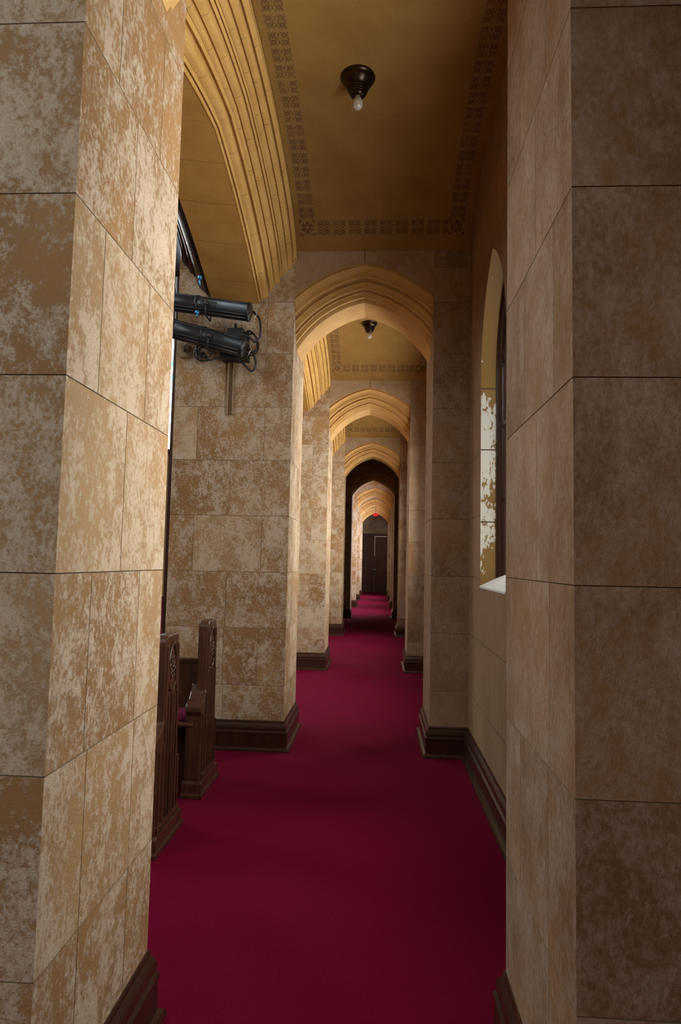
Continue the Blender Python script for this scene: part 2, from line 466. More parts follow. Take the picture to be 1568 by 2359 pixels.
# ------------------------------------------------------------------ arches across the passage
XM = (XL + XR) / 2
AC, AZ = .173, 2.775
def arc_pts(R, n=26, ext=-.0012):
    """pointed outline from left foot to right foot, radius R about the two centres"""
    half = (XR - XL) / 2 + ext
    zt = math.sqrt(max(R * R - AC * AC, 0))
    a1 = math.atan2(zt, -AC)                         # crown seen from the left arc's centre (+AC)
    xl = -half - AC
    a0 = math.acos(max(-1, xl / R)) if abs(xl) < R else PI
    L = [(XM + AC + R * math.cos(a0 + (a1 - a0) * k / n), AZ + R * math.sin(a0 + (a1 - a0) * k / n)) for k in range(n + 1)]
    return L + [(2 * XM - x, z) for x, z in L[-2::-1]]
def roll(p0, p1, bulge, n=6):
    """convex run between two profile points"""
    (a, b), (c, d) = p0, p1; out = []
    nx, ny = (d - b), -(c - a); l = math.hypot(nx, ny) or 1
    for k in range(n + 1):
        t = k / n; e = math.sin(PI * t) * bulge
        out.append((a + (c - a) * t + nx / l * e, b + (d - b) * t + ny / l * e))
    return out
RING = [(.0, 1.082), (.022, 1.080), (.026, 1.066)] + roll((.006, 1.060), (.030, .985), -.016, 8) + [(.034, .976), (.080, .972), (.086, .956)] + \
       roll((.060, .950), (.082, .912), -.012) + [(.086, .906), (.124, .904), (.128, .892)] + roll((.110, .888), (.138, .862), -.010) + [(.142, .858), (.172, .858), (.176, .848), (.182, .842), (.19, .833)]
def passage_arch(i):
    ya, yb = PIERS[i]; T = yb - ya
    root = thing('passage_arch', {0: 'pointed stone arch over the passage behind the viewpoint', 1: 'pointed stone arch high above the nearest piers, only its foot in view'}.get(
        i, ['', '', 'pointed moulded stone arch over the carpet, largest and nearest of the row', 'pointed stone arch second in the row, framed inside the largest arch',
            'pointed golden arch third in the row over the passage', 'dark shaded pointed arch beyond the third lit arch', 'pointed arch just beyond the dark bay',
            'far pointed arch from which the red sign hangs', 'farthest pointed arch, right before the end door'][i]), 'arch', (XM, (ya + yb) / 2, 3.2), 'pointed arches over the passage')
    prof = RING + [(T - d, R) for d, R in RING[::-1]]
    mb = MB(); rows = []; uvs = []; acc = 0
    for k, (d, R) in enumerate(prof):
        if k: acc += math.hypot(d - prof[k - 1][0], R - prof[k - 1][1])
        p = arc_pts(R); rows.append([(x, ya + d, z) for x, z in p])
        ln = 0; us = []
        for q in range(len(p)):
            if q: ln += math.hypot(p[q][0] - p[q - 1][0], p[q][1] - p[q - 1][1])
            us.append((.02, ln))
        tot = us[-1][1]; uvs.append([(.02, (b - tot / 2) * .9 / R + 10.17) for a, b in us])
    mb.grid(rows, 0, uvs, smooth=False)
    mb.build('moulded_ring', GOLD_R, root)
    for side in (0, 1):
        y = ya if side == 0 else yb; sg = 1 if side == 0 else -1
        R = 1.082
        p = arc_pts(R)
        p = [(min(max(x, XL), XR), z) for x, z in p]
        mb = MB()
        n = len(p); h = n // 2
        for (lo, hi) in ((0, h), (h, n - 1)):
            cut = (lambda x: min(x, XM - .002)) if lo == 0 else (lambda x: max(x, XM + .002))
            rows = [[(cut(p[q][0]), y, p[q][1]) for q in range(lo, hi + 1)], [(cut(p[q][0]), y, TOP) for q in range(lo, hi + 1)]]
            b0 = random.random()
            fl = len(mb.f); mb.grid(rows, 0, smooth=False)
            for q in range(fl, len(mb.f)): mb.blk[q] = b0
        mb.build('spandrel', [STONE_S], root)
for i in range(1, len(PIERS)): passage_arch(i)

# ------------------------------------------------------------------ bays: arcade arch on the left, vault above, wall with lancets on the right
def vault_z(t): return .43 * math.sqrt(max(0, 1 - (t * .9995) ** 2))
def arc_z(t): return .44 * (1 - (.42 * abs(t) + .58 * t * t))
def member(x, zs, wgt):     # profile member of the arcade: x, springing height, 0 = vault curve, 1 = pointed curve
    return (x, zs, wgt)
ARC = [(-.7025, 3.920, 0), (-.7025, 3.868, 0)]
_d = (-.653, -.756); _n = (.756, -.653)
def arc_add(t, e): ARC.append((-.697 + _d[0] * t + _n[0] * e, 3.848 + _d[1] * t + _n[1] * e, max(0, min(1, t / .447))))
ARC_NOTCH = .026
for (t0, t1, e0, bulge) in ((.002, .036, .004, 0), (.044, .096, -.004, .017), (.104, .146, -.006, .013), (.154, .166, .004, 0), (.170, .186, -.004, 0), (.194, .252, -.006, .020),
                            (.260, .296, -.008, .012), (.304, .322, .008, 0), (.330, .402, -.008, .027), (.408, .424, .006, 0), (.430, .447, -.004, .005)):
    arc_add(t0, -ARC_NOTCH)
    for q in range(8 if bulge else 2):
        u = q / (7 if bulge else 1); arc_add(t0 + (t1 - t0) * u, e0 + bulge * math.sin(PI * u))
    arc_add(t1, -ARC_NOTCH)
ARC.append((-.995, 3.504, 1))
SOF = [(-.995, 3.504, 1), (-1.12, 3.516, 1), (-1.25, 3.532, 1), (-1.385, 3.550, 1)]
WDM = [(-1.372, 3.60, 1), (-1.380, 3.553, 1)]
def wd_roll(x0, z0, x1, z1, b, w0, w1, n=6):
    for k, (x, z) in enumerate(roll((x0, z0), (x1, z1), b, n)): WDM.append((x, z, w0 + (w1 - w0) * k / n))
wd_roll(-1.384, 3.552, -1.402, 3.560, .010, 1, 1); wd_roll(-1.404, 3.566, -1.420, 3.578, .009, 1, 1)
wd_roll(-1.424, 3.594, -1.512, 3.716, -.020, 1, .7, 8)
wd_roll(-1.514, 3.712, -1.530, 3.730, .009, .7, .65); wd_roll(-1.534, 3.746, -1.572, 3.786, -.010, .6, .4)
wd_roll(-1.574, 3.780, -1.588, 3.796, .008, .4, .35); wd_roll(-1.592, 3.808, -1.620, 3.832, -.006, .3, .2)
wd_roll(-1.622, 3.826, -1.636, 3.842, .007, .2, .1)
WDM += [(-1.650, 3.90, 0), (-1.652, 4.0, 0)]
def sweep(prof, y0, y1, n=44, flip=False):
    rows = []; uvs = []; acc = 0; c = (y0 + y1) / 2; h = (y1 - y0) / 2 - .0012
    for k, (x, zs, wg) in enumerate(prof):
        if k: acc += math.hypot(x - prof[k - 1][0], zs - prof[k - 1][1])
        r = []; u = []
        for j in range(n + 1):
            # denser near the feet
            t = -math.cos(PI * j / n)
            r.append((x, c + h * t, zs + (1 - wg) * vault_z(t) + wg * arc_z(t))); u.append((acc, c + h * t + 20))
        rows.append(r); uvs.append(u)
    return rows, uvs
ARCADE_LBL = ['moulded golden stone arcade arch beside the viewpoint on the left', 'large moulded golden stone arch curving up at upper left above the pews',
              'moulded stone arcade arch on the left seen through the largest passage arch', 'moulded stone arcade arch on the left seen through the second passage arch',
              'arcade arch over the dark blocked bay', 'arcade arch on the left just beyond the dark bay', 'far arcade arch on the left, second beyond the dark bay',
              'farthest arcade arch on the left before the end door']
def arcade(i):
    y0, y1 = PIERS[i][1], PIERS[i + 1][0]
    root = thing('arcade_arch', ARCADE_LBL[i], 'arch', (-1.15, (y0 + y1) / 2, 3.8), 'arcade arches along the left of the passage')
    r, u = sweep(ARC, y0, y1); mb = MB(); mb.grid(r, 0, u, smooth=False); mb.build('stone_moulding', GOLD, root)
    r, u = sweep(SOF, y0, y1); mb = MB()
    uu = [[(0.02, (q - y0) * 1.0) for p, q in row] for row in u]
    mb.grid(r, 0, uu, smooth=True); mb.build('soffit', SOFF, root)
    r, u = sweep(WDM, y0, y1); mb = MB(); mb.grid(r, 0, u, smooth=False)
    o = mb.build('wood_moulding', WOOD, root); o['label'] = 'dark wood moulding on the nave side'

def lancet(yc, hw, z0, zs, rise, n=14):
    R = (hw * hw + rise * rise) / (2 * hw); a = math.acos((R - hw) / R)
    L = [(yc - hw, z0), (yc - hw, (z0 + zs) / 2)]
    cx = yc - hw + R
    L += [(cx + R * math.cos(PI - a * k / n), zs + R * math.sin(PI - a * k / n)) for k in range(n + 1)]
    return L + [(2 * yc - y, z) for y, z in L[-2::-1]]

WIN_COUNT = 0
def window_lancet(yc, glass):
    global WIN_COUNT
    WIN_COUNT += 1
    dep = .125; o_ = lancet(yc, .445, 1.30, 2.75, .71); n = len(o_)
    root = bpy.data.objects.new('window_%d' % WIN_COUNT, None); COL.objects.link(root); root.location = (XW, yc, 1.3); struct(root)
    if abs(yc - 4.06) < .01: struct(root, 'narrow pointed window in the right wall with patchy ochre and white reveal', 'window')
    mb = MB()                                                    # stone reveal, then the splayed sill
    rows = [[(XW, y, z) for y, z in o_], [(XW + dep, y, z) for y, z in o_]]
    mb.grid(rows, 0, smooth=False)
    for q in range(len(mb.f)): mb.blk[q] = [.1, .9, .3, .7, .5, .2][int(mb.v[mb.f[q][0]][2] / .43) % 6]
    mb.build('reveal', [REVEAL], root)
    mb = MB()
    mb.prism([(XW - .004, 1.29), (XW - .004, 1.302), (XW + .16, 1.385), (XW + .16, 1.29)], lambda p: (p[0], yc - .445, p[1]), lambda p: (p[0], yc + .445, p[1]))
    mb.build('window_sill', SILLM, root)
    mb = MB()                                                    # wooden frame with a roll
    prof = [(dep - .02, 0), (dep - .02, .012), (dep - .008, .018), (dep - .008, .030), (dep + .01, .036), (dep + .01, .05), (dep + .02, .056), (dep + .02, .066), (dep + .05, .075), (dep + .12, .08), (dep + .12, 0)]
    rows = []
    for d, e in prof:
        s_ = lancet(yc, .447 - e, 1.32, 2.75, .71 - e * 1.5); rows.append([(XW + d, y, z) for y, z in s_])
    mb.grid(rows, 0, smooth=False); mb.build('window_frame', WOOD, root)
    mb = MB()
    p = lancet(yc, .40, 1.34, 2.75, .64)
    mb.poly([(XW + dep + .11, y, z) for y, z in p]); mb.build('pane', glass, root)
    mb = MB()
    mb.box(XW + dep + .005, XW + dep + .028, yc - .012, yc + .012, 1.34, 3.38)
    for z in (1.9, 2.4, 2.85): mb.box(XW + dep + .008, XW + dep + .026, yc - .40, yc + .40, z - .01, z + .01)
    mb.build('glazing_bars', WOOD, root)
    return o_

def reveal_mat():
    s = N('patchy_reveal'); o = s.obj(); x, y, z = s.sep(o)
    big = s.noise(s.scalevec(o, (1, 1, .5)), 4, 3); med = s.noise(s.scalevec(o, (1, 1, .55)), 34, 5, .65, .4)
    h = s.math('ADD', s.math('MULTIPLY', big, .6), s.math('MULTIPLY', med, .5))
    # white patches are densest on the middle stones and towards the room
    up = s.rng(z, 2.60, 2.70, 0, -.10); mid = s.math('MULTIPLY', s.rng(z, 1.70, 1.76, 0, 1), s.rng(z, 2.66, 2.70, 1, 0))
    h = s.math('ADD', h, s.math('ADD', up, s.math('MULTIPLY', mid, .07)))
    h = s.math('SUBTRACT', h, s.rng(x, XW, XW + .12, -.05, .10, False))
    m = s.rng(h, .575, .60)
    col = s.mix(m, (.28, .155, .035), (.74, .73, .64))
    for jz in (1.74, 2.24, 2.67):
        col = s.mix(s.math('LESS_THAN', s.math('ABSOLUTE', s.math('SUBTRACT', z, jz)), .004), col, (.06, .035, .015))
    return s.bsdf(col, .5, spec=.4)
REVEAL = reveal_mat()
GL_A = glass_lit_mat('daylit_glass', WIN_R, ((.75, .9, 1), (1, .86, .6), (.7, .85, 1)), 9, .7)
GL_C = glass_lit_mat('daylit_far_glass', WIN_R * 3.2, ((.75, .85, 1), (.9, .8, .95), (.7, .8, 1)), 9, .6, tint=(.93, .93, 1))
GL_D = glass_lit_mat('daylit_dim_glass', WIN_R * .10, ((.75, .9, 1), (1, .86, .6), (.7, .85, 1)), 9, .7)
GL_B = glass_lit_mat('daylit_blue_glass', WIN_R * .75, ((.6, .85, 1), (1, .86, .6), (.45, .8, 1)), 9, .55, blue_below=1.75)
GL_N_FILL = glass_lit_mat('added_fill_glass', WIN_N * .65, ((.75, .75, .85), (1, .80, .60), (.6, .6, .75)), 1.6, .6, tint=(1, .93, .87))  # glow for the added windows that brighten the pier fronts
GL_N = glass_lit_mat('stained_glass', WIN_N * 1.0, ((.04, .45, .55), (1, .75, .42), (.02, .22, .32)), 3.2, .55, tint=(.82, .89, 1))

WINDOWS = {0: [-.75], 1: [2.66 + .0, 4.06], 2: [6.4, 7.9], 3: [10.4, 11.9], 5: [19.3], 6: [23.2], 7: [27.0], 8: [30.2]}
def right_wall(i, y0, y1, wins, glasses):
    mb = bmesh.new()
    def loop(pts):
        vs = [mb.verts.new((XW, y, z)) for y, z in pts]
        return [mb.edges.new((vs[k], vs[(k + 1) % len(vs)])) for k in range(len(vs))]
    ed = loop([(y0, 0), (y1, 0), (y1, TOP), (y0, TOP)])
    for yc in wins: ed += loop(lancet(yc, .445, 1.30, 2.75, .71))
    bmesh.ops.triangle_fill(mb, use_beauty=True, use_dissolve=False, edges=ed)
    me = bpy.data.meshes.new('wall_right'); mb.to_mesh(me); mb.free()
    me.materials.append(WALLR)
    o = bpy.data.objects.new('wall_right', me); COL.objects.link(o); struct(o)
    for yc, glass in zip(wins, glasses): window_lancet(yc, glass)
    # masonry behind the openings' edges, so that daylight only comes through the glass
    m = MB(); ys = [y0]
    for yc in wins: ys += [yc - .46, yc + .46]
    ys.append(y1)
    for k in range(0, len(ys), 2): m.box(XW + .03, XW + .30, ys[k], ys[k + 1], 0, TOP)
    for yc in wins:
        m.box(XW + .03, XW + .30, yc - .46, yc + .46, 0, 1.28); m.box(XW + .03, XW + .30, yc - .46, yc + .46, 3.48, TOP)
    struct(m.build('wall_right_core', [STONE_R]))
    baseboard_run('baseboard_right', XW, y0, y1)

def wall_brick_mat():
    s = N('wall_limestone'); o = s.obj(); x, y, z = s.sep(o)
    c = s.n('ShaderNodeCombineXYZ'); s.put(c.inputs[0], y); s.put(c.inputs[1], s.math('SUBTRACT', z, .06))
    b = s.n('ShaderNodeTexBrick'); s.put(b.inputs['Vector'], c.outputs[0])
    b.inputs['Scale'].default_value = 1.0; b.inputs['Brick Width'].default_value = .95; b.inputs['Row Height'].default_value = .432
    b.inputs['Mortar Size'].default_value = .004; b.inputs['Mortar Smooth'].default_value = .2
    b.inputs['Color1'].default_value = (.29, .17, .085, 1); b.inputs['Color2'].default_value = (.23, .13, .065, 1); b.inputs['Mortar'].default_value = (.09, .055, .03, 1)
    f = s.noise(s.scalevec(o, (1, 1, .35)), 24, 5, .6); g = s.noise(o, 3, 3)
    col = s.mix(s.rng(f, .4, .65, 0, .5), b.outputs[0], (.34, .225, .14)); col = s.mix(s.rng(g, .35, .7, 0, .4), col, (.22, .14, .07))
    return s.bsdf(col, .8, normal=s.bump(f, .15, .004), spec=.25)
WALLR = wall_brick_mat()

for i in range(len(PIERS) - 1):
    arcade(i)
for i in range(len(PIERS)):
    y0 = PIERS[i][1]; y1 = PIERS[i + 1][0] if i + 1 < len(PIERS) else YEND
    right_wall(i, y0, y1, WINDOWS.get(i, []), {0: [GL_B], 1: [GL_A, GL_D]}.get(i, [GL_A, GL_A] if i < 4 else [GL_C] if i < 8 else [GL_D]))
    # vaulted ceiling
    c = (y0 + y1) / 2; h = (y1 - y0) / 2; n = 40; rows = []; uvs = []
    ln = 0; prev = None; path = []
    for j in range(n + 1):
        t = -math.cos(PI * j / n); p = (c + h * t, 3.925 + .43 * math.sqrt(max(0, 1 - (t * .9995) ** 2)))
        if prev: ln += math.hypot(p[0] - prev[0], p[1] - prev[1])
        prev = p; path.append((p, ln))
    for x in (XL, XW):
        rows.append([(x, p[0], p[1]) for p, l in path]); uvs.append([(x, l) for p, l in path])
    mb = MB(); mb.grid(rows, 0, uvs)
    cm = ceiling_mat('stencilled_plaster_%d' % i, -.668, XW - .06, .115, ln - .115)
    struct(mb.build('ceiling', cm))
# unseen panel added on the nave side to keep light out of the dark bay
mb = MB(); mb.box(-1.86, -1.80, PIERS[4][0], PIERS[5][1], 0, 4.6); struct(mb.build('light_block_left', WOOD))

# ------------------------------------------------------------------ end wall with the double door
mb = MB()
mb.box(XL - 1.2, -.83, YEND, YEND + .3, 0, TOP); mb.box(.50, 1.3, YEND, YEND + .3, 0, TOP); mb.box(-.83, .50, YEND, YEND + .3, 2.80, TOP)
struct(mb.build('wall_end', [STONE_R, JOINT]))
door = bpy.data.objects.new('door_1', None); COL.objects.link(door); door.location = (-.165, YEND, 0); struct(door, 'dark oak double door closing the far end of the passage', 'door')
mb = MB(); mb.box(-.83, -.78, YEND - .04, YEND + .2, 0, 2.80); mb.box(.45, .50, YEND - .04, YEND + .2, 0, 2.80); mb.box(-.78, .45, YEND - .04, YEND + .2, 2.68, 2.80)
mb.build('door_frame', WOOD_DOOR, door)
for (a, b) in ((-.78, -.172), (-.158, .45)):
    mb = MB(); y = YEND + .02
    mb.box(a, b, y, y + .05, .01, 2.66)
    for z0, z1 in ((.01, .2), (.95, 1.07), (1.80, 1.90), (2.52, 2.66)): mb.box(a, b, y - .02, y + .01, z0, z1)
    for xx in (a, (a + b) / 2 - .04, b - .08): mb.box(xx, xx + .08, y - .017, y + .008, .15, 2.56)
    lf = mb.build('door_leaf', WOOD_DOOR, door)
    mb = MB(); hx = b - .05 if a < -.5 else a + .05
    mb.tube([(hx, y - .06, .98), (hx, y - .06, 1.16)], .012); mb.tube([(hx, y - .02, 1.0), (hx, y - .06, 1.0)], .01); mb.tube([(hx, y - .02, 1.14), (hx, y - .06, 1.14)], .01)
    h_ = mb.build('handle', STEEL, lf)
GAP = emit_mat('daylight_gap', (1, .8, .7), .35)
mb = MB(); mb.box(-.172, -.158, YEND + .04, YEND + .05, 1.75, 2.66); mb.box(-.158, .42, YEND + .035, YEND + .045, 2.66, 2.68); mb.build('light_gap', GAP, door)

# ------------------------------------------------------------------ tall stained windows of the nave
NAVE_LBL = ['tall stained-glass window on the far nave wall behind the viewpoint', 'tall stained-glass window on the nave wall beside the viewpoint',
            'tall stained-glass window on the nave wall opposite the pews', 'tall stained-glass window on the nave wall opposite the second passage arch', 'tall bright stained-glass window glimpsed between the nearest left pier and the lamp pier']
for k, yc in enumerate((-9.6, -6.4, -1.6, 5.2, 12.0, 18.2, 24.1)):  # the two farthest behind the camera are added to light the pier fronts
    root = bpy.data.objects.new('window_%d' % (20 + k), None); COL.objects.link(root); root.location = (-8, yc, 5.4); struct(root)
    mb = MB(); p = lancet(yc, 1.15, 5.5, 9.0, 1.6)
    p2 = lancet(yc, 1.35, 5.3, 9.0, 1.9)
    mb.grid([[(-7.9, y, z) for y, z in p2], [(-7.86, y, z) for y, z in p], [(-7.99, y, z) for y, z in p]], 0, closed=True, smooth=False)
    mb.grid([[(-7.9, y, z) for y, z in p2], [(-8.01, y, z) for y, z in p2]], 0, closed=True, smooth=False)
    mb.box(-7.96, -7.90, yc - .04, yc + .04, 5.5, 10.5)
    mb.build('window_frame', WOOD, root)
    mb = MB(); mb.poly([(-7.95, y, z) for y, z in p]); mb.build('pane', GL_N_FILL if yc < -3 else GL_N, root)

# ------------------------------------------------------------------ ceiling lamps
def ceiling_lamp(x, y, z, label):
    root = thing('ceiling_lamp', label, 'lamp', (x, y, z), 'bare-bulb lamps on the passage ceiling')
    mb = MB()
    mb.lathe([(.0, .012), (.088, .012), (.100, .004), (.104, -.006), (.100, -.014), (.094, -.016), (.092, -.024), (.086, -.036), (.072, -.050), (.058, -.060), (.056, -.066)], (x, y, z), n=36)
    mb.build('canopy', BRONZE, root)
    mb = MB(); prof = [(.056, -.064)]
    for k in range(4):
        r = .062 - .006 * k; zz = -.068 - .013 * k
        prof += [(r, zz), (r + .003, zz - .005), (r - .005, zz - .010)]
    prof += [(.036, -.122), (.0, -.122)]
    mb.lathe(prof, (x, y, z), n=36); mb.build('socket', BRONZE, root)
    mb = MB()
    mb.lathe([(.014, -.112), (.018, -.128), (.024, -.138), (.029, -.150), (.032, -.164), (.031, -.178), (.026, -.190), (.016, -.199), (.0, -.202)], (x, y, z), n=24)
    mb.build('bulb', BULB, root)
s_ = N('frosted_bulb'); BULB = s_.bsdf((.62, .60, .52), .12, spec=.6, **{'Transmission Weight': .25, 'Coat Weight': .6})
ceiling_lamp(-.167, 3.70, 4.352, 'bronze ceiling lamp with bare bulb, large one at the top of the view')
ceiling_lamp(-.150, 7.72, 4.352, 'small distant bare-bulb ceiling lamp seen under the largest passage arch')

# ------------------------------------------------------------------ red sign under the far arch
root = thing('exit_sign', 'tiny glowing red sign hanging under a far arch', 'sign', (-.117, 24.95, 3.25))
mb = MB(); mb.box(-.21, -.03, 24.93, 24.97, 3.20, 3.31); mb.build('sign_box', BLACK, root)
mb = MB(); mb.box(-.20, -.04, 24.922, 24.931, 3.21, 3.30); mb.build('lit_face', emit_mat('red_sign_light', (1, .01, .01), 1.6), root)
mb = MB(); mb.tube([(-.12, 24.95, 3.305), (-.12, 24.95, 3.57)], .008, 8); mb.build('hanger_rod', BLACK, root)

# ------------------------------------------------------------------ pews
def pew(y, label):
    """y = front of the end panel; sitters face the camera"""
    root = thing('pew', label, 'pew', (-1.09, y, 0), 'oak pews beside the passage')
    xa, xb = -1.124, -1.062
    out = [(.03, .10), (.03, .50), (.055, .56), (.100, .62), (.103, .70), (.100, 1.02), (.108, 1.042), (.125, 1.054),
           (.280, 1.054), (.300, 1.044), (.308, 1.02), (.335, .70), (.380, .10)]
    arm = [(.012, .10), (.012, .49), (-.012, .515), (-.010, .545), (.012, .562), (.060, .578), (.098, .615), (.125, .66), (.14, .66), (.14, .10)]
    mb = MB(); mb.prism(out, lambda p: (xa, y + p[0], p[1]), lambda p: (xb, y + p[0], p[1]))
    end = mb.build('end_panel', WOOD_PEW, root, bevel=.008)
    mb = MB(); mb.prism(arm, lambda p: (xa - .036, y + p[0], p[1]), lambda p: (xb + .002, y + p[0], p[1]))
    mb.build('armrest', WOOD_PEW, end, bevel=.007)
    mb = MB()                                    # plinth of the end
    mb.prism([(0, 0), (0, .085), (.015, .10), (.40, .10), (.42, .085), (.42, 0)], lambda p: (xa - .044, y + p[0], p[1]), lambda p: (xb + .016, y + p[0], p[1]))
    mb.prism([(-.012, 0), (-.012, .022), (.0, .03), (.43, .03), (.44, .022), (.44, 0)], lambda p: (xa - .05, y + p[0], p[1]), lambda p: (xb + .022, y + p[0], p[1]))
    mb.build('plinth', WOOD_PEW, end, bevel=.003)
    mb = MB()                                    # vertical mouldings of the panel
    for (a, b, z0, z1, d) in ((.108, .124, .12, 1.0, .010), (.276, .290, .74, 1.0, .010), (.036, .050, .14, .50, .010), (.090, .102, .14, .52, .010), (.150, .164, .14, .74, .011),
                              (.195, .211, .14, .75, .013), (.240, .254, .14, .74, .011), (.290, .304, .12, .74, .010), (.340, .352, .12, .40, .010), (.03, .37, .11, .135, .012)):
        mb.box(xb - .002, xb + d, y + a, y + b, z0, z1)
    mb.build('panel_moulding', WOOD_PEW, end, bevel=.003)
    mb = MB()                                    # carved tracery in the head: pointed frame, rosette leaves, drop
    cy_, cz = y + .200, .905
    def loop(pts, r): mb.tube([(xb + .004, y_, z_) for y_, z_ in pts], r, 8)
    L = lancet(cy_, .062, .77, .90, .11, 8); loop(L, .007)
    for a in range(6):
        t = a * PI / 3; c2 = (cy_ + .030 * math.cos(t), cz - .02 + .042 * math.sin(t))
        loop([(c2[0] + .013 * math.cos(q * PI / 5), c2[1] + .018 * math.sin(q * PI / 5)) for q in range(11)], .0045)
    for sgn in (-1, 1):
        loop([(cy_ + sgn * .056 * (1 - k / 8), .80 - .035 * math.sin(k / 8 * PI / 2)) for k in range(9)], .006)
    mb.lathe([(0, -.004), (.010, 0), (.012, .004), (.006, .012), (0, .013)], (xb, cy_, cz - .02), Vector((1, 0, 0)), 14)
    mb.build('carving', WOOD_PEW, end)
    X2 = -5.4
    mb = MB(); mb.box(X2, xa + .01, y + .02, y + .22, .415, .445); mb.tube([(X2, y + .02, .43), (xa + .01, y + .02, .43)], .017, 10)
    mb.build('seat', WOOD_PEW, root, bevel=.004)
    mb = MB(); mb.box(X2 + .05, xa - .005, y + .035, y + .19, .445, .50); mb.build('cushion', CUSH, root, bevel=.018)['label'] = 'magenta seat cushion'
    mb = MB(); mb.prism([(.19, .40), (.215, .80), (.245, .80), (.245, .40)], lambda p: (X2, y + p[0], p[1]), lambda p: (xa + .01, y + p[0], p[1]))
    mb.box(X2, xa + .01, y + .205, y + .255, .775, .805); mb.build('backrest', WOOD_PEW, root, bevel=.004)
    mb = MB(); mb.box(X2, xa + .01, y + .16, y + .185, .0, .42); mb.build('seat_support', WOOD_PEW, root)
    mb = MB(); mb.prism(out, lambda p: (X2 - .056, y + p[0], p[1]), lambda p: (X2, y + p[0], p[1])); mb.box(X2 - .06, X2, y, y + .39, 0, .1)
    mb.build('end_panel', WOOD_PEW, root, bevel=.008)
pew(4.0, 'dark oak pew with carved end panel standing next to the lamp pier, farther of two')
pew(3.19, 'dark oak pew with carved end panel half hidden by the nearest left pier')

# ------------------------------------------------------------------ stage lights on the lamp pier
Y2 = PIERS[2][0]
YS = 4.80
def stage_light(front, back, r, label, hood, cable):
    f, b = Vector(front), Vector(back); ax = (b - f); L = ax.length; ax.normalize()
    root = thing('stage_light', label, 'spotlight', tuple((f + b) / 2), 'black stage lights on the lamp pier')
    side = ax.cross(Vector((0, 0, 1))).normalized(); dn = side.cross(ax) * -1
    if dn.z > 0: dn = -dn
    mb = MB(); mb.lathe([(r * .9, 0), (r, .004), (r, L * .42), (r * .97, L * .425), (r * .97, L * .44), (r * 1.0, L * .445), (r, L - .012), (r * 1.05, L - .012), (r * 1.05, L)], f, ax, 32)
    mb.build('barrel', BLACK, root)
    mb = MB(); mb.lathe([(r * 1.05, L - .001), (r * 1.05, L + .006), (r * .93, L + .011), (0, L + .012)], f, ax, 32); mb.build('rear_cap', BLACK, root)
    mb = MB(); mb.lathe([(r * 1.02, L * .415), (r * 1.07, L * .417), (r * 1.07, L * .447), (r * 1.02, L * .45)], f, ax, 32); mb.build('collar', BLACK_C, root)
    mb = MB()
    for k in range(11):                           # cooling slots
        c = f + ax * (L * .49 + k * .0115)
        pts = []
        for t in range(5):
            a = math.radians(-18 + 36 * t / 4); n_ = side * 1.0
            d = (Vector((0, -1, 0)) * math.cos(a) + Vector((0, 0, 1)) * math.sin(a))
            d = (d - ax * d.dot(ax)).normalized(); pts.append(c + d * r * 1.004)
        mb.tube(pts, .0026, 6)
    mb.build('cooling_slots', BLACK_C, root)
    mb = MB()                                     # extruded rails along the body
    for ang, w_ in ((-38, .010), (-60, .012), (40, .008)):
        a = math.radians(ang); d = Vector((0, -1, 0)) * math.cos(a) + Vector((0, 0, 1)) * math.sin(a); d = (d - ax * d.dot(ax)).normalized()
        mb.tube([f + ax * (.01) + d * r, f + ax * (L - .015) + d * r], w_ * .6, 8)
    mb.build('side_rail', BLACK, root)
    mb = MB()
    if hood: mb.lathe([(r * 1.0, .03), (r * 1.03, .0), (r * 1.03, -.10), (r * .97, -.10), (r * .95, .0)], f, ax, 32)
    else: mb.lathe([(r * 1.0, .02), (r * 1.06, .0), (r * 1.06, -.03), (r * .98, -.03), (r * .95, 0)], f, ax, 32)
    mb.build('lens_hood', BLACK_C, root)
    mb = MB(); mb.lathe([(r * .9, .004), (r * .5, -.010), (0, -.015)], f, ax, 24); mb.build('lens', LENS, root)
    mb = MB()                                     # yoke
    p = f + ax * (L * .56)
    for sg in (-1, 1):
        mb.tube([p + side * sg * r * 1.12, p + side * sg * r * 1.12 + dn * r * 1.2], .007, 8)
        mb.lathe([(0, -.006), (.016, -.006), (.016, .010), (0, .010)], p + side * sg * r * 1.12, side * sg, 14)
    mb.tube([p + side * -r * 1.12 + dn * r * 1.2, p + side * r * 1.12 + dn * r * 1.2], .007, 8)
    mb.build('yoke', BLACK, root)
    mb = MB(); mb.tube(cable, .0085, 10); mb.build('power_cable', BLACK_C, root)
    mb = MB(); e = f + ax * (L + .02)
    mb.tube([e + Vector((0, -.03, r * .8)), e + Vector((.03, -.03, .02)), e + Vector((.045, -.02, -.02)), e + Vector((.02, -.02, -r * .9)), e + Vector((-.0, -.01, -r))], .0022, 6)
    mb.build('safety_wire', STEEL, root)
    return root, f, ax, L
s_ = N('lens_glass'); LENS = s_.bsdf((.03, .035, .05), .05, spec=.8)
def smooth_path(pts, n=8):
    P = [Vector(p) for p in pts]; P = [P[0] * 2 - P[1]] + P + [P[-1] * 2 - P[-2]]; out = []
    for i in range(1, len(P) - 2):
        for k in range(n):
            t = k / n; a, b, c, d = P[i - 1], P[i], P[i + 1], P[i + 2]
            out.append(.5 * ((2 * b) + (c - a) * t + (2 * a - 5 * b + 4 * c - d) * t * t + (3 * b - a - 3 * c + d) * t ** 3))
    return out + [P[-2]]
A0, A1 = (-1.72, YS, 3.432), (-1.015, YS, 3.336)
B0, B1 = (-1.60, YS, 3.205), (-1.05, YS, 3.060)
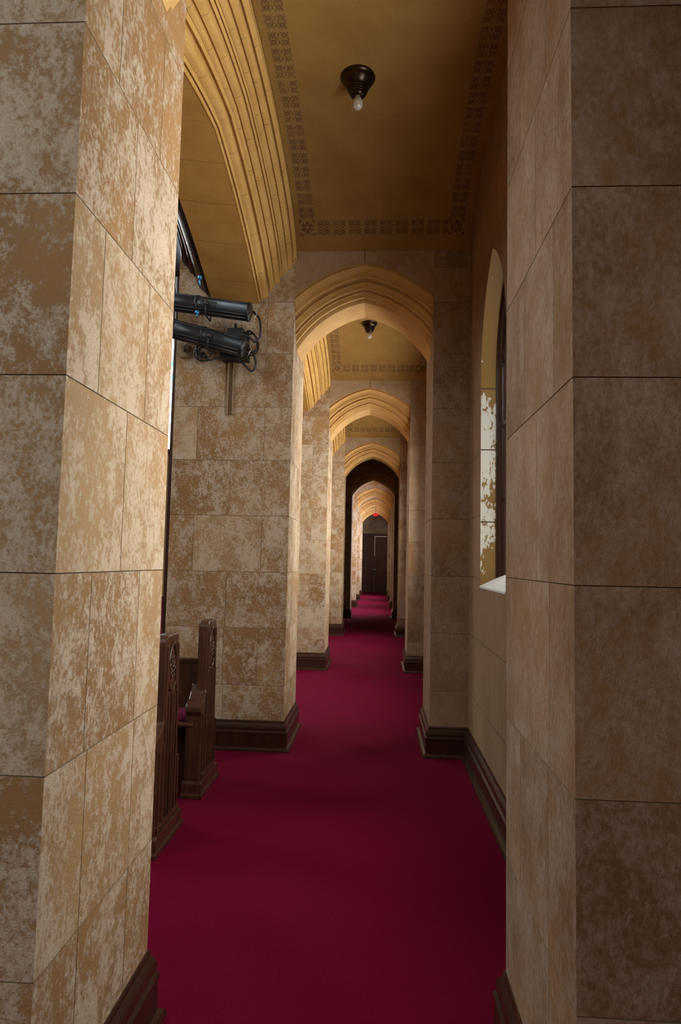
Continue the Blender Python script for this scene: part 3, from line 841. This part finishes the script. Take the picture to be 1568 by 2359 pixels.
cab1 = smooth_path([(-.985, YS, 3.34), (-.935, YS + .01, 3.28), (-.930, YS + .02, 3.16), (-.965, YS + .03, 3.115), (-1.03, YS + .05, 3.165), (-1.075, YS + .075, 3.185)])
cab2 = smooth_path([(-1.03, YS, 3.06), (-.985, YS + .01, 3.03), (-.955, YS + .02, 2.94), (-.985, YS + .03, 2.885), (-1.04, YS + .05, 2.93), (-1.075, YS + .06, 2.965), (-1.10, YS + .085, 3.0)])
LIGHT_A = stage_light(A0, A1, .070, 'black cylindrical stage light on the lamp pier, upper of two', False, cab1)[0]
LIGHT_B = stage_light(B0, B1, .074, 'black cylindrical stage light on the lamp pier, lower one tilted down to the right', True, cab2)[0]

root = thing('lamp_bracket', 'black bracket fixed to the lamp pier holding both stage lights', 'bracket', (-1.15, Y2, 3.2))
mb = MB()
PB = Y2 - .0008
mb.box(-1.21, -1.08, YS + .097, YS + .15, 3.145, 3.25); mb.box(-1.19, -1.10, YS + .14, PB - .012, 3.17, 3.215); mb.box(-1.23, -1.06, PB - .014, PB, 3.11, 3.27)
mb.build('arm', BLACK_C, root, bevel=.004)
mb = MB(); mb.tube([(-1.145, YS + .12, 3.10), (-1.145, YS + .12, 3.29)], .012, 10); mb.tube([(-1.23, YS + .12, 3.185), (-1.06, YS + .12, 3.185)], .008, 8)
mb.build('clamp_bolt', BLACK, root)
mb = MB(); mb.box(-1.26, -1.05, YS + .10, PB, 3.015, 3.075); mb.build('junction_housing', BLACK_C, root, bevel=.006)
mb = MB()
mb.tube(smooth_path([(-1.07, YS + .12, 3.215), (-1.03, YS + .115, 3.23), (-.975, YS + .12, 3.17), (-.98, YS + .12, 3.08), (-1.05, YS + .13, 3.045)]), .008, 8)
mb.tube(smooth_path([(-1.07, YS + .13, 3.20), (-1.0, YS + .125, 3.205), (-.96, YS + .13, 3.12), (-.985, YS + .13, 3.05), (-1.06, YS + .14, 3.035)]), .006, 8)
mb.build('cable_loop', BLACK_C, root)
mb = MB(); cy2 = YS + .125
mb.lathe([(.062, -.006), (.068, -.006), (.070, .004), (.062, .006)], (-1.40, cy2, 3.055), Vector((.1, -1, .1)), 28)
mb.tube(smooth_path([(-1.45, cy2, 3.115), (-1.43, cy2 - .02, 3.01), (-1.36, cy2 - .02, 2.99), (-1.26, cy2 + .02, 3.025)]), .007, 8)
mb.tube(smooth_path([(-1.36, cy2 - .01, 3.09), (-1.40, cy2 - .02, 3.10), (-1.43, cy2 - .01, 3.07), (-1.40, cy2 - .01, 3.02), (-1.37, cy2 - .01, 3.04)]), .009, 8)
mb.tube([(-1.40, cy2, 3.055), (-1.40, PB, 3.055)], .014, 8)
mb.build('cable_coil', BLACK_C, root)
for k, (za, zb) in enumerate(((3.51, 3.59), (3.268, 3.318))):
    mb = MB(); xx = -1.382 - .012 * k
    mb.tube([(xx, YS - .085, za), (xx, YS - .085, zb - .03)], .007, 8); mb.lathe([(.0, 0), (.014, .004), (.018, .016), (.014, .030), (0, .034)], (xx, YS - .085, zb - .034), n=12)
    o = mb.build('safety_hook', BLUE_M, LIGHT_A if k == 0 else LIGHT_B); o['label'] = 'steel safety hook with blue light put into its colour'

root = thing('cable_trunking', 'narrow twin-rail cable trunking running down the lamp pier below the stage lights', 'trunking', (-1.195, Y2, 2.6))
mb = MB(); mb.box(-1.218, -1.172, Y2 - .012, PB, 2.598, 3.04); mb.build('back_channel', WOODTR if 'WOODTR' in globals() else plain_mat('brown_trunking', (.16, .085, .03), .6), root)
for xx in (-1.216, -1.174):
    mb = MB(); mb.box(xx - .007, xx + .007, Y2 - .026, PB, 2.596, 3.045); mb.build('rail', PLASTIC, root, bevel=.003)

root = thing('junction_box', 'small beige junction box on the lamp pier left of the cable coil', 'box', (-1.565, Y2, 3.1))
mb = MB(); mb.box(-1.606, -1.522, Y2 - .05, PB, 3.052, 3.148); mb.build('housing', PLASTIC, root, bevel=.005)
mb = MB(); mb.tube(smooth_path([(-1.565, Y2 - .052, 3.105), (-1.56, Y2 - .08, 3.13), (-1.50, Y2 - .10, 3.155), (-1.45, Y2 - .14, 3.17)]), .0035, 6)
mb.lathe([(.0, 0), (.012, 0), (.012, .012), (0, .012)], (-1.565, Y2 - .05, 3.10), Vector((0, -1, 0)), 12); mb.build('lead', BLACK_C, root)
